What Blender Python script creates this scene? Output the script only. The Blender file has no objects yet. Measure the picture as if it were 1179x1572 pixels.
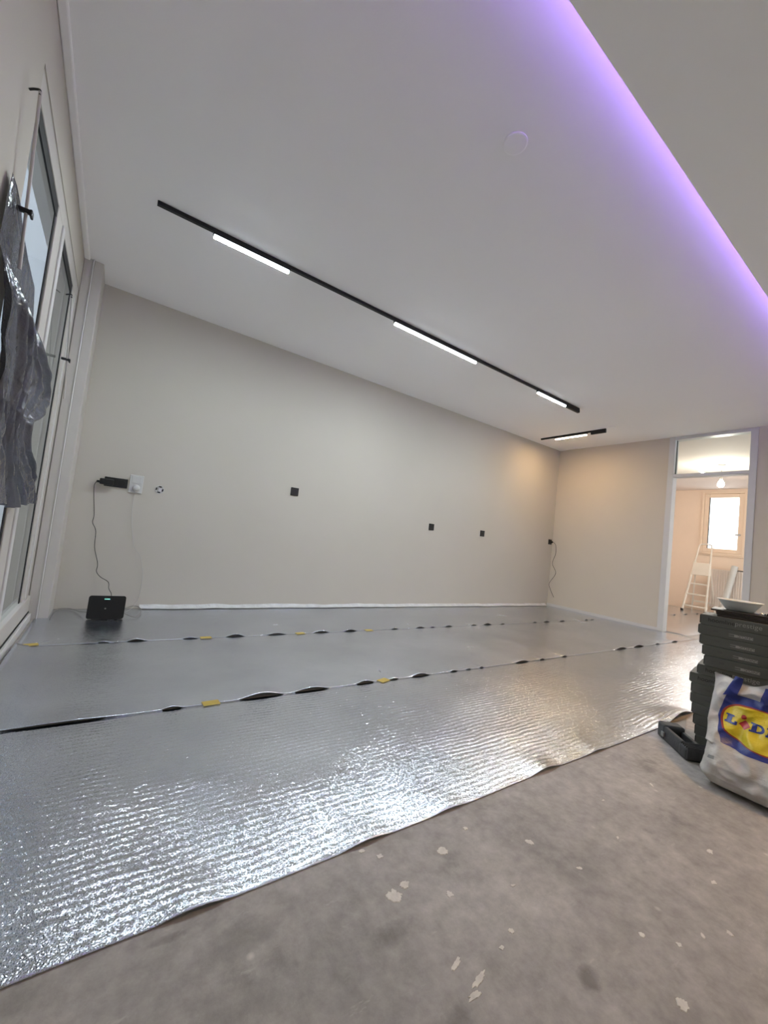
import bpy, bmesh, math, random
from mathutils import Vector, Matrix, noise
random.seed(7)
sc = bpy.context.scene
C = sc.collection

# ------------------------------------------------------------------ camera
cam_d = bpy.data.cameras.new('camera')
cam = bpy.data.objects.new('camera', cam_d)
C.objects.link(cam)
_r = Vector((0.81929953, -0.56240873, 0.11155577))
_u = Vector((-0.12578658, 0.01351785, 0.99196522))
_f = Vector((0.5593979, 0.82674886, 0.05966831))
cam.matrix_world = Matrix(((_r.x, _u.x, -_f.x, 0), (_r.y, _u.y, -_f.y, 0), (_r.z, _u.z, -_f.z, 0.8376), (0, 0, 0, 1)))
cam_d.sensor_fit = 'HORIZONTAL'
cam_d.sensor_width = 36
cam_d.lens = 36 * 615.786 / 1179
cam_d.clip_start = 0.02
sc.camera = cam

# ------------------------------------------------------------------ world, exposure
w = bpy.data.worlds.new('overcast_sky')
sc.world = w
w.use_nodes = True
bg = w.node_tree.nodes['Background']
bg.inputs[0].default_value = (0.92, 0.95, 1.0, 1)
bg.inputs[1].default_value = 2.4
sc.view_settings.view_transform = 'Standard'
sc.view_settings.look = 'None'
sc.view_settings.gamma = 1
sc.view_settings.use_curve_mapping = False
sc.view_settings.exposure = 1.16
sc.cycles.use_denoising = True
sc.cycles.max_bounces = 8
sc.cycles.diffuse_bounces = 5
sc.cycles.glossy_bounces = 4
sc.cycles.sample_clamp_indirect = 12
sc.cycles.blur_glossy = 1.0
sc.cycles.caustics_reflective = True
sc.cycles.caustics_refractive = False

LED = 228.0          # track diffusers
LED_WARM = 168.0     # the small warm track
COVE = 12.0          # violet strip
BULB = 245.0         # kitchen bulb
SPOT = 1000.0         # added warm ceiling spot, out of view

def portal(loc, rot, sx, sy):
    # daylight portal in a window opening: emits nothing itself, only guides the sampling of the sky
    l = bpy.data.lights.new('window_portal', 'AREA')
    l.shape = 'RECTANGLE'
    l.size, l.size_y = sx, sy
    l.cycles.is_portal = True
    o = bpy.data.objects.new('window_portal', l)
    C.objects.link(o)
    o.location = loc
    o.rotation_euler = rot
portal((-0.46, 2.74, 1.2), (0, -math.pi / 2, 0), 2.3, 1.8)
portal((10.92, 3.0, 1.92), (0, math.pi / 2, 0), 1.4, 0.8)
portal((8.5, -0.60, 1.5), (math.pi / 2, 0, 0), 3.6, 2.0)
portal((3.0, -3.33, 1.35), (math.pi / 2, 0, 0), 1.8, 1.5)

# ------------------------------------------------------------------ dimensions (metres)
D = 3.954      # long wall
E = 6.119      # end wall
WX = -0.382    # window wall
H = 2.6
E2 = 10.74     # far wall of the kitchen
H2 = 2.65

# ------------------------------------------------------------------ materials
def mat(name, col, rough=0.6, metal=0.0, var=0.0, vscale=6.0, bump=0.0, bscale=60.0, spec=0.5, trans=0.0, emit=None, estr=0.0, alpha=1.0, coat=0.0):
    m = bpy.data.materials.new(name)
    m.use_nodes = True
    nt = m.node_tree
    b = nt.nodes['Principled BSDF']
    b.inputs['Base Color'].default_value = (*col, 1)
    b.inputs['Roughness'].default_value = rough
    b.inputs['Metallic'].default_value = metal
    b.inputs['Specular IOR Level'].default_value = spec
    b.inputs['Transmission Weight'].default_value = trans
    b.inputs['Alpha'].default_value = alpha
    b.inputs['Coat Weight'].default_value = coat
    if emit:
        b.inputs['Emission Color'].default_value = (*emit, 1)
        b.inputs['Emission Strength'].default_value = estr
    tc = nt.nodes.new('ShaderNodeTexCoord')
    if var:
        n = nt.nodes.new('ShaderNodeTexNoise')
        n.inputs['Scale'].default_value = vscale
        n.inputs['Detail'].default_value = 5
        nt.links.new(tc.outputs['Object'], n.inputs['Vector'])
        r = nt.nodes.new('ShaderNodeMapRange')
        r.inputs[1].default_value = 0.25
        r.inputs[2].default_value = 0.75
        r.inputs[3].default_value = 1 - var
        r.inputs[4].default_value = 1 + var
        nt.links.new(n.outputs['Fac'], r.inputs[0])
        mx = nt.nodes.new('ShaderNodeVectorMath')
        mx.operation = 'SCALE'
        mx.inputs[0].default_value = col
        nt.links.new(r.outputs[0], mx.inputs['Scale'])
        nt.links.new(mx.outputs[0], b.inputs['Base Color'])
    if bump:
        n = nt.nodes.new('ShaderNodeTexNoise')
        n.inputs['Scale'].default_value = bscale
        n.inputs['Detail'].default_value = 4
        nt.links.new(tc.outputs['Object'], n.inputs['Vector'])
        bp = nt.nodes.new('ShaderNodeBump')
        bp.inputs['Strength'].default_value = bump
        bp.inputs['Distance'].default_value = 0.01
        nt.links.new(n.outputs['Fac'], bp.inputs['Height'])
        nt.links.new(bp.outputs[0], b.inputs['Normal'])
    return m

M = {}
M['wall'] = mat('wall_paint', (0.537, 0.502, 0.443), 0.75, var=0.02, vscale=1.5, bump=0.06, bscale=180, spec=0.25)
M['wall_end'] = mat('end_wall_paint', (0.60, 0.54, 0.46), 0.75, var=0.02, vscale=1.5, bump=0.06, bscale=180, spec=0.25)
M['ceil'] = mat('ceiling_paint', (0.88, 0.86, 0.85), 0.8, var=0.01, vscale=1.2, bump=0.04, bscale=160, spec=0.2)
M['kitchen'] = mat('kitchen_plaster', (0.82, 0.67, 0.55), 0.8, var=0.03, vscale=2.0, bump=0.05, bscale=120, spec=0.2)
M['kitchen_ceil'] = mat('kitchen_ceiling_paint', (0.70, 0.62, 0.58), 0.8, var=0.01, spec=0.2)
M['white'] = mat('white_gloss_paint', (0.62, 0.61, 0.60), 0.4, var=0.02, vscale=5, bump=0.03, bscale=30)
M['frame'] = mat('window_frame_paint', (0.54, 0.51, 0.475), 0.45, var=0.03, vscale=6, bump=0.03, bscale=40)
M['cream'] = mat('cream_window_frame', (0.80, 0.64, 0.50), 0.5, var=0.02)
M['whiteplastic'] = mat('white_plastic', (0.56, 0.555, 0.54), 0.35, var=0.01)
M['black'] = mat('black_plastic', (0.008, 0.008, 0.009), 0.45, var=0.1, vscale=20)
M['blacksatin'] = mat('black_satin_metal', (0.012, 0.012, 0.013), 0.5, metal=0.2, var=0.1)
M['router'] = mat('router_black', (0.006, 0.006, 0.007), 0.35, var=0.1, bump=0.15, bscale=400)
M['rubber'] = mat('dark_seal', (0.012, 0.012, 0.014), 0.7, var=0.1)
M['greycable'] = mat('grey_cable', (0.22, 0.21, 0.19), 0.5, var=0.05)
M['palecable'] = mat('pale_cable', (0.50, 0.49, 0.47), 0.5, var=0.05)
M['darkcable'] = mat('dark_cable', (0.03, 0.028, 0.026), 0.5, var=0.05)
M['led'] = mat('led_diffuser', (0.9, 0.9, 0.9), 0.5, emit=(0.84, 0.955, 1.0), estr=LED, var=0.01)
M['ledwarm'] = mat('warm_led_diffuser', (0.9, 0.9, 0.9), 0.5, emit=(1.0, 0.66, 0.32), estr=LED_WARM, var=0.01)
M['led_side'] = mat('led_diffuser_side', (0.9, 0.9, 0.9), 0.5, emit=(0.84, 0.955, 1.0), estr=1.3, var=0.01)
M['ledwarm_side'] = mat('warm_led_diffuser_side', (0.9, 0.9, 0.9), 0.5, emit=(1.0, 0.88, 0.72), estr=1.3, var=0.01)
M['cove'] = mat('violet_led_strip', (0.3, 0.2, 0.6), 0.5, emit=(0.38, 0.20, 1.0), estr=COVE, var=0.01)
M['spot'] = mat('added_spot_lens', (0.9, 0.9, 0.9), 0.4, emit=(1.0, 0.58, 0.22), estr=SPOT, var=0.01)
M['bulb'] = mat('bulb_glass', (1, 1, 1), 0.3, emit=(1.0, 0.90, 0.76), estr=BULB, var=0.01)
M['greenled'] = mat('router_led', (0.1, 0.4, 0.3), 0.4, emit=(0.3, 0.9, 0.75), estr=1.2, var=0.01)
M['tape'] = mat('yellow_tape', (0.50, 0.37, 0.08), 0.55, var=0.08, vscale=30)
M['box'] = mat('grey_cardboard', (0.115, 0.120, 0.104), 0.55, var=0.08, vscale=12, bump=0.05, bscale=80)
M['boxdark'] = mat('dark_end_strip', (0.012, 0.012, 0.011), 0.7, var=0.1)
M['inkdark'] = mat('black_print', (0.010, 0.010, 0.009), 0.6, var=0.05)
M['inklight'] = mat('light_grey_print', (0.36, 0.36, 0.33), 0.6, var=0.05)
M['inkmid'] = mat('mid_grey_print', (0.42, 0.41, 0.37), 0.6, var=0.05)
M['board'] = mat('dark_board', (0.030, 0.024, 0.020), 0.45, var=0.15, vscale=10)
M['bowl'] = mat('white_bowl_plastic', (0.72, 0.73, 0.70), 0.35, var=0.02)
M['metal'] = mat('bright_metal', (0.75, 0.75, 0.74), 0.2, metal=1.0, var=0.03)
M['tray'] = mat('dark_grey_rubber', (0.045, 0.046, 0.050), 0.55, var=0.2, vscale=25, bump=0.2, bscale=60)
M['sheet'] = mat('grey_sheet_foam', (0.26, 0.26, 0.255), 0.6, var=0.05)
M['blue'] = mat('blue_print', (0.018, 0.035, 0.23), 0.4, var=0.1, vscale=12, bump=0.3, bscale=40)
M['yellow'] = mat('yellow_print', (0.72, 0.56, 0.02), 0.4, var=0.08, vscale=12, bump=0.3, bscale=40)
M['red'] = mat('red_print', (0.46, 0.035, 0.03), 0.4, var=0.08, vscale=12)
M['redline'] = mat('dark_red_print', (0.33, 0.05, 0.02), 0.4, var=0.08, vscale=12)
M['alu'] = mat('painted_aluminium', (0.72, 0.66, 0.58), 0.45, metal=0.0, var=0.05)
M['rad'] = mat('radiator_enamel', (0.74, 0.66, 0.60), 0.4, var=0.02)
M['concretewall'] = mat('added_wall_render', (0.115, 0.128, 0.155), 0.9, var=0.08, vscale=1.0)
M['paving'] = mat('outdoor_paving', (0.16, 0.17, 0.165), 0.9, var=0.1, vscale=2.0)

def glass_mat(name, tint=(0.93, 0.97, 0.96)):
    m = bpy.data.materials.new(name)
    m.use_nodes = True
    nt = m.node_tree
    nt.nodes.remove(nt.nodes['Principled BSDF'])
    out = nt.nodes['Material Output']
    t = nt.nodes.new('ShaderNodeBsdfTransparent')
    t.inputs[0].default_value = (*tint, 1)
    g = nt.nodes.new('ShaderNodeBsdfGlossy')
    g.inputs['Roughness'].default_value = 0.03
    fr = nt.nodes.new('ShaderNodeFresnel')
    fr.inputs[0].default_value = 1.8
    mx = nt.nodes.new('ShaderNodeMixShader')
    # only the outer faces of the pane reflect; light leaves the inside freely
    ge = nt.nodes.new('ShaderNodeNewGeometry')
    iv = nt.nodes.new('ShaderNodeMath')
    iv.operation = 'SUBTRACT'
    iv.inputs[0].default_value = 1.0
    nt.links.new(ge.outputs['Backfacing'], iv.inputs[1])
    ml = nt.nodes.new('ShaderNodeMath')
    ml.operation = 'MULTIPLY'
    nt.links.new(fr.outputs[0], ml.inputs[0])
    nt.links.new(iv.outputs[0], ml.inputs[1])
    nt.links.new(ml.outputs[0], mx.inputs[0])
    nt.links.new(t.outputs[0], mx.inputs[1])
    nt.links.new(g.outputs[0], mx.inputs[2])
    nt.links.new(mx.outputs[0], out.inputs[0])
    return m
M['glass'] = glass_mat('window_glass')

def film_mat(name, col, opac, rough=0.25, relief=0.8):
    """thin plastic film: partly transparent, partly diffuse/translucent, glossy"""
    m = bpy.data.materials.new(name)
    m.use_nodes = True
    nt = m.node_tree
    b = nt.nodes['Principled BSDF']
    out = nt.nodes['Material Output']
    tc = nt.nodes.new('ShaderNodeTexCoord')
    n = nt.nodes.new('ShaderNodeTexNoise')
    n.inputs['Scale'].default_value = 14
    n.inputs['Detail'].default_value = 6
    nt.links.new(tc.outputs['Object'], n.inputs['Vector'])
    cr = nt.nodes.new('ShaderNodeMix')
    cr.data_type = 'RGBA'
    cr.inputs['A'].default_value = (*[c * 0.7 for c in col], 1)
    cr.inputs['B'].default_value = (*[min(1, c * 1.3) for c in col], 1)
    nt.links.new(n.outputs['Fac'], cr.inputs['Factor'])
    nt.links.new(cr.outputs['Result'], b.inputs['Base Color'])
    b.inputs['Roughness'].default_value = rough
    bp = nt.nodes.new('ShaderNodeBump')
    bp.inputs['Strength'].default_value = relief
    bp.inputs['Distance'].default_value = 0.012
    n2 = nt.nodes.new('ShaderNodeTexNoise')
    n2.inputs['Scale'].default_value = 34
    n2.inputs['Detail'].default_value = 3
    nt.links.new(tc.outputs['Object'], n2.inputs['Vector'])
    nt.links.new(n2.outputs['Fac'], bp.inputs['Height'])
    nt.links.new(bp.outputs[0], b.inputs['Normal'])
    tr = nt.nodes.new('ShaderNodeBsdfTransparent')
    mx = nt.nodes.new('ShaderNodeMixShader')
    mx.inputs[0].default_value = opac
    nt.links.new(tr.outputs[0], mx.inputs[1])
    nt.links.new(b.outputs[0], mx.inputs[2])
    nt.links.new(mx.outputs[0], out.inputs[0])
    return m
M['greyfilm'] = film_mat('grey_plastic_film', (0.085, 0.09, 0.115), 0.93, 0.10)
M['bagfilm'] = film_mat('white_bag_film', (0.56, 0.535, 0.505), 0.90, 0.35, 0.3)
M['whitefilm'] = film_mat('white_edge_film', (0.66, 0.67, 0.68), 0.95, 0.3)

def foil_mat(name, ridge, crinkle, r0, r1, flake):
    m = bpy.data.materials.new(name)
    m.use_nodes = True
    nt = m.node_tree
    L = nt.links
    b = nt.nodes['Principled BSDF']
    b.inputs['Metallic'].default_value = 1.0
    tc = nt.nodes.new('ShaderNodeTexCoord')
    def nz(scale, det, rough=0.5, vec=None):
        n = nt.nodes.new('ShaderNodeTexNoise')
        n.inputs['Scale'].default_value = scale
        n.inputs['Detail'].default_value = det
        n.inputs['Roughness'].default_value = rough
        L.new(vec or tc.outputs['Object'], n.inputs['Vector'])
        return n.outputs['Fac']
    def rng(fac, a, b_, lo, hi):
        r = nt.nodes.new('ShaderNodeMapRange')
        for k, v in zip((1, 2, 3, 4), (a, b_, lo, hi)):
            r.inputs[k].default_value = v
        L.new(fac, r.inputs[0])
        return r.outputs[0]
    def math_(op, a, b_=None, c=None):
        n = nt.nodes.new('ShaderNodeMath')
        n.operation = op
        for k, v in enumerate((a, b_, c)):
            if v is None:
                continue
            if isinstance(v, (int, float)):
                n.inputs[k].default_value = v
            else:
                L.new(v, n.inputs[k])
        return n.outputs[0]
    cloud = nz(2.2, 6, 0.6)
    cr = nt.nodes.new('ShaderNodeMix')
    cr.data_type = 'RGBA'
    cr.inputs['A'].default_value = (0.60, 0.65, 0.735, 1)
    cr.inputs['B'].default_value = (0.76, 0.81, 0.89, 1)
    L.new(rng(cloud, 0.3, 0.7, 0, 1), cr.inputs['Factor'])
    L.new(cr.outputs['Result'], b.inputs['Base Color'])
    L.new(rng(cloud, 0.3, 0.7, r0, r1), b.inputs['Roughness'])
    # embossed ridges along X, wandering a little, fading in and out
    sep = nt.nodes.new('ShaderNodeSeparateXYZ')
    L.new(tc.outputs['Object'], sep.inputs[0])
    yy = math_('MULTIPLY_ADD', nz(4.0, 3), 0.05, sep.outputs['Y'])
    yy = math_('MULTIPLY_ADD', nz(22.0, 2), 0.010, yy)
    si = math_('SINE', math_('MULTIPLY', yy, 2 * math.pi / 0.024))
    gate = math_('MULTIPLY', rng(nz(1.3, 3), 0.35, 0.65, 0.25, 1.0), rng(nz(9.0, 3), 0.3, 0.7, 0.35, 1.25))
    b1 = nt.nodes.new('ShaderNodeBump')
    b1.inputs['Strength'].default_value = 1.0
    b1.inputs['Distance'].default_value = ridge
    L.new(math_('MULTIPLY', si, gate), b1.inputs['Height'])
    # crinkled facets that sparkle
    vo = nt.nodes.new('ShaderNodeTexVoronoi')
    vo.inputs['Scale'].default_value = 260
    L.new(tc.outputs['Object'], vo.inputs['Vector'])
    b2 = nt.nodes.new('ShaderNodeBump')
    b2.inputs['Strength'].default_value = 1.0
    b2.inputs['Distance'].default_value = crinkle
    L.new(vo.outputs['Distance'], b2.inputs['Height'])
    L.new(b1.outputs[0], b2.inputs['Normal'])
    b3 = nt.nodes.new('ShaderNodeBump')
    b3.inputs['Strength'].default_value = 1.0
    b3.inputs['Distance'].default_value = crinkle * 1.6
    L.new(nz(45, 4), b3.inputs['Height'])
    L.new(b2.outputs[0], b3.inputs['Normal'])
    # tiny flakes, each tilted its own way
    fv = nt.nodes.new('ShaderNodeTexVoronoi')
    fv.inputs['Scale'].default_value = 330
    L.new(tc.outputs['Object'], fv.inputs['Vector'])
    sb = nt.nodes.new('ShaderNodeVectorMath')
    sb.operation = 'SUBTRACT'
    L.new(fv.outputs['Color'], sb.inputs[0])
    sb.inputs[1].default_value = (0.5, 0.5, 0.5)
    sk = nt.nodes.new('ShaderNodeVectorMath')
    sk.operation = 'SCALE'
    L.new(sb.outputs[0], sk.inputs[0])
    sk.inputs['Scale'].default_value = flake
    ad_ = nt.nodes.new('ShaderNodeVectorMath')
    ad_.operation = 'ADD'
    L.new(b3.outputs[0], ad_.inputs[0])
    L.new(sk.outputs[0], ad_.inputs[1])
    nm = nt.nodes.new('ShaderNodeVectorMath')
    nm.operation = 'NORMALIZE'
    L.new(ad_.outputs[0], nm.inputs[0])
    L.new(nm.outputs[0], b.inputs['Normal'])
    return m
M['foil'] = foil_mat('silver_underlay_foil', 0.00055, 0.0005, 0.09, 0.17, 0.26)
M['foil_flat'] = foil_mat('silver_underlay_foil_smoother', 0.00022, 0.0005, 0.15, 0.28, 0.14)

def concrete_mat():
    m = bpy.data.materials.new('bare_concrete')
    m.use_nodes = True
    nt = m.node_tree
    L = nt.links
    b = nt.nodes['Principled BSDF']
    b.inputs['Roughness'].default_value = 0.62
    b.inputs['Specular IOR Level'].default_value = 0.4
    tc = nt.nodes.new('ShaderNodeTexCoord')
    def nz(scale, det, rough=0.55, vec=None):
        n = nt.nodes.new('ShaderNodeTexNoise')
        n.inputs['Scale'].default_value = scale
        n.inputs['Detail'].default_value = det
        n.inputs['Roughness'].default_value = rough
        L.new(vec or tc.outputs['Object'], n.inputs['Vector'])
        return n.outputs['Fac']
    def ramp(fac, stops):
        r = nt.nodes.new('ShaderNodeValToRGB')
        el = r.color_ramp.elements
        while len(el) < len(stops):
            el.new(0.5)
        for e, (p, c) in zip(el, stops):
            e.position = p
            e.color = (*c, 1)
        L.new(fac, r.inputs[0])
        return r.outputs[0]
    def mixc(fac, a, bb, mode='MIX'):
        x = nt.nodes.new('ShaderNodeMix')
        x.data_type = 'RGBA'
        x.blend_type = mode
        if isinstance(fac, float):
            x.inputs['Factor'].default_value = fac
        else:
            L.new(fac, x.inputs['Factor'])
        for s, k in ((a, 'A'), (bb, 'B')):
            if isinstance(s, tuple):
                x.inputs[k].default_value = (*s, 1)
            else:
                L.new(s, x.inputs[k])
        return x.outputs['Result']
    base = ramp(nz(2.4, 8, 0.62), [(0.28, (0.285, 0.268, 0.255)), (0.5, (0.395, 0.368, 0.348)), (0.72, (0.51, 0.478, 0.45))])
    fine = ramp(nz(22, 8, 0.68), [(0.3, (0.76, 0.755, 0.75)), (0.7, (1.16, 1.16, 1.16))])
    c = mixc(1.0, base, fine, 'MULTIPLY')
    # dark damp smudges
    dk = ramp(nz(4.2, 7, 0.65), [(0.60, (0, 0, 0)), (0.74, (0.65, 0.65, 0.65))])
    c = mixc(dk, c, (0.13, 0.12, 0.115))
    # a few larger oily smudges lying where work was done
    smud = None
    sep = nt.nodes.new('ShaderNodeSeparateXYZ')
    L.new(tc.outputs['Object'], sep.inputs[0])
    def mth(op, a, b_=None):
        n = nt.nodes.new('ShaderNodeMath')
        n.operation = op
        n.use_clamp = False
        for k, v in enumerate((a, b_)):
            if v is None:
                continue
            if isinstance(v, (int, float)):
                n.inputs[k].default_value = v
            else:
                L.new(v, n.inputs[k])
        return n.outputs[0]
    wob = nz(14, 6, 0.7)
    for px, py, rx, ry, amt in ((0.60, 0.684, 0.07, 0.035, 0.9), (0.912, 0.424, 0.035, 0.03, 1.0), (0.62, 0.50, 0.05, 0.03, 0.8), (0.20, 0.885, 0.05, 0.015, 0.9), (0.33, 0.82, 0.12, 0.05, 0.45), (1.43, 0.52, 0.05, 0.03, 0.4), (0.28, 0.70, 0.12, 0.06, 0.4)):
        dx = mth('MULTIPLY', mth('SUBTRACT', sep.outputs['X'], px), 1 / rx)
        dy = mth('MULTIPLY', mth('SUBTRACT', sep.outputs['Y'], py), 1 / ry)
        d2 = mth('ADD', mth('MULTIPLY', dx, dx), mth('MULTIPLY', dy, dy))
        k = mth('MULTIPLY', mth('MAXIMUM', mth('SUBTRACT', mth('SUBTRACT', 1.25, mth('MULTIPLY', d2, 0.8)), mth('MULTIPLY', wob, 1.5)), 0.0), amt * 1.6)
        smud = k if smud is None else mth('MAXIMUM', smud, k)
    smud = mth('MINIMUM', smud, 0.75)
    c = mixc(smud, c, (0.17, 0.155, 0.145))
    # pale scuffs, stretched
    mp = nt.nodes.new('ShaderNodeMapping')
    mp.inputs['Scale'].default_value = (9, 30, 1)
    mp.inputs['Rotation'].default_value = (0, 0, 0.6)
    L.new(tc.outputs['Object'], mp.inputs[0])
    sc_ = ramp(nz(1.0, 6, 0.7, mp.outputs[0]), [(0.62, (0, 0, 0)), (0.78, (0.55, 0.55, 0.55))])
    c = mixc(sc_, c, (0.66, 0.63, 0.59))
    # small plaster flecks
    vo = nt.nodes.new('ShaderNodeTexVoronoi')
    vo.inputs['Scale'].default_value = 8.0
    vo.inputs['Randomness'].default_value = 1.0
    L.new(tc.outputs['Object'], vo.inputs['Vector'])
    fl = ramp(vo.outputs['Distance'], [(0.0, (0.8, 0.8, 0.8)), (0.075, (0.0, 0.0, 0.0))])
    c = mixc(fl, c, (0.74, 0.70, 0.65))
    L.new(c, b.inputs['Base Color'])
    bp = nt.nodes.new('ShaderNodeBump')
    bp.inputs['Strength'].default_value = 0.25
    bp.inputs['Distance'].default_value = 0.004
    L.new(nz(60, 6), bp.inputs['Height'])
    L.new(bp.outputs[0], b.inputs['Normal'])
    return m
M['concrete'] = concrete_mat()
M['splat'] = mat('dried_plaster', (0.72, 0.68, 0.63), 0.8, var=0.14, vscale=40, bump=0.2, bscale=150)

# ------------------------------------------------------------------ mesh helpers
def obj(name, bm, m, parent=None, smooth=False, loc=None):
    me = bpy.data.meshes.new(name)
    bm.normal_update()
    bm.to_mesh(me)
    bm.free()
    if smooth:
        for p in me.polygons:
            p.use_smooth = True
    o = bpy.data.objects.new(name, me)
    C.objects.link(o)
    if m is not None:
        me.materials.append(M[m] if isinstance(m, str) else m)
    if loc is not None:
        o.location = loc
    if parent is not None:
        o.parent = parent
    return o

def tag(o, label, cat, group=None):
    o['label'] = label
    o['category'] = cat
    if group:
        o['group'] = group
    return o

def empty(name, loc=(0, 0, 0), rz=0.0):
    o = bpy.data.objects.new(name, None)
    C.objects.link(o)
    o.empty_display_size = 0.05
    o.location = loc
    o.rotation_euler = (0, 0, rz)
    return o

def thing(name, label, cat, loc=(0, 0, 0), rz=0.0, group=None):
    return tag(empty(name, loc, rz), label, cat, group)

def struct(o, label=None, cat=None):
    o['kind'] = 'structure'
    if label:
        o['label'] = label
    if cat:
        o['category'] = cat
    return o

def box(bm, x0, x1, y0, y1, z0, z1):
    vs = [bm.verts.new((x, y, z)) for z in (z0, z1) for x, y in ((x0, y0), (x1, y0), (x1, y1), (x0, y1))]
    for f in ((3, 2, 1, 0), (4, 5, 6, 7), (0, 1, 5, 4), (1, 2, 6, 5), (2, 3, 7, 6), (3, 0, 4, 7)):
        bm.faces.new([vs[i] for i in f])
    return bm

def boxes(*rs, bevel=0.0, seg=2):
    bm = bmesh.new()
    for r in rs:
        box(bm, *r)
    if bevel:
        bmesh.ops.bevel(bm, geom=bm.edges[:], offset=bevel, segments=seg, affect='EDGES', profile=0.5)
    return bm

def ring_lathe(bm, prof, n=32, center=(0, 0, 0), axis='z', close_start=True, close_end=True):
    """prof: list of (radius, height)"""
    rings = []
    for r, h in prof:
        ring = []
        for i in range(n):
            a = 2 * math.pi * i / n
            x, y = r * math.cos(a), r * math.sin(a)
            if axis == 'z':
                p = (x, y, h)
            elif axis == 'y':
                p = (x, h, -y)
            else:
                p = (h, x, y)
            ring.append(bm.verts.new((center[0] + p[0], center[1] + p[1], center[2] + p[2])))
        rings.append(ring)
    for a, b in zip(rings, rings[1:]):
        for i in range(n):
            j = (i + 1) % n
            bm.faces.new((a[i], a[j], b[j], b[i]))
    if close_start:
        bm.faces.new(list(reversed(rings[0])))
    if close_end:
        bm.faces.new(rings[-1])
    return bm

def tube(bm, pts, r, n=8, closed_ends=True):
    pts = [Vector(p) for p in pts]
    rings = []
    up = Vector((0.13, 0.37, 0.92)).normalized()
    for i, p in enumerate(pts):
        t = (pts[min(i + 1, len(pts) - 1)] - pts[max(i - 1, 0)]).normalized()
        s = t.cross(up)
        if s.length < 0.15:
            s = t.cross(Vector((1, 0, 0)))
        s.normalize()
        q = s.cross(t).normalized()
        rr = r[i] if isinstance(r, (list, tuple)) else r
        rings.append([bm.verts.new(p + (s * math.cos(2 * math.pi * k / n) + q * math.sin(2 * math.pi * k / n)) * rr) for k in range(n)])
    for a, b in zip(rings, rings[1:]):
        for k in range(n):
            j = (k + 1) % n
            bm.faces.new((a[k], a[j], b[j], b[k]))
    if closed_ends:
        bm.faces.new(list(reversed(rings[0])))
        bm.faces.new(rings[-1])
    return bm

def spline(pts, k=6):
    """Catmull-Rom through pts"""
    P = [Vector(p) for p in pts]
    P = [P[0] * 2 - P[1]] + P + [P[-1] * 2 - P[-2]]
    out = []
    for i in range(1, len(P) - 2):
        a, b, c, d = P[i - 1:i + 3]
        for j in range(k):
            t = j / k
            out.append(0.5 * ((2 * b) + (c - a) * t + (2 * a - 5 * b + 4 * c - d) * t * t + (3 * b - a - 3 * c + d) * t ** 3))
    out.append(P[-2])
    return out

def lerp(tbl, x):
    if x <= tbl[0][0]:
        return tbl[0][1]
    for (a, b), (c, d) in zip(tbl, tbl[1:]):
        if x <= c:
            return b + (d - b) * (x - a) / (c - a)
    return tbl[-1][1]

# ------------------------------------------------------------------ structure: shell
struct(obj('floor', boxes((-0.6, 10.9, -3.2, 4.7, -0.15, 0.0)), 'concrete'), 'bare grey concrete floor with plaster spots')
struct(obj('wall_back', boxes((-0.6, E + 0.1, D, D + 0.15, 0, H + 0.1)), 'wall'), 'long pale greige wall with sockets')
DJ0, DJ1 = 1.430, 2.333     # outer faces of the door frame
struct(obj('wall_right', boxes((E, E + 0.1, DJ1, D, 0, H), (E, E + 0.1, -3.2, DJ0, 0, H)), 'wall_end'), 'end wall around the kitchen doorway')
WY0, WY1, WZ = 1.84, 3.64, 2.34   # window opening
struct(obj('wall_left', boxes((WX - 0.06, WX, -3.2, WY0, 0, H), (WX - 0.06, WX, WY1, D, 0, H), (WX - 0.06, WX, WY0, WY1, WZ, H)), 'wall'), 'window wall on the left')
FW = (2.1, 3.9, 0.60, 2.10)      # added unseen window behind the viewer x0,x1,z0,z1
struct(obj('wall_front', boxes((-0.6, FW[0], -3.35, -3.2, 0, H), (FW[1], E + 0.1, -3.35, -3.2, 0, H), (FW[0], FW[1], -3.35, -3.2, 0, FW[2]), (FW[0], FW[1], -3.35, -3.2, FW[3], H)), 'wall'), 'wall behind the viewer')
struct(obj('ceiling', boxes((-0.6, E + 0.1, -3.35, D + 0.15, H, H + 0.12)), 'ceil'), 'white plastered ceiling with recessed violet light edge')
# lowered ceiling panel with a ledge that hides the violet strip
CY = 0.706
low = struct(obj('ceiling_lowered', boxes((WX, E, -3.2, CY, 2.500, 2.5125), (WX, E, CY - 0.12, CY - 0.105, 2.5125, H)), 'ceil'), 'lowered ceiling panel whose edge glows violet')
# corner column beside the window and small cornice over the window wall
c1 = struct(obj('trim_1', boxes((WX, -0.326, 3.630, D, 0, H), bevel=0.004), 'frame'), 'boxed corner post between window and long wall')
obj('post_cover', boxes((-0.324, -0.264, 3.640, D, 0, H), bevel=0.004), 'frame', c1)
obj('bead', boxes((-0.330, -0.322, 3.622, 3.636, 0.0, H), bevel=0.003), 'white', c1)
struct(obj('trim_2', boxes((WX, WX + 0.034, CY, 3.63, H - 0.018, H), bevel=0.006), 'ceil'), 'narrow plaster cornice above the window wall')
struct(obj('baseboard_right', boxes((E - 0.012, E, DJ1, D, 0.0, 0.045), bevel=0.003), 'white'), 'thin white skirting below the end wall')

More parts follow.
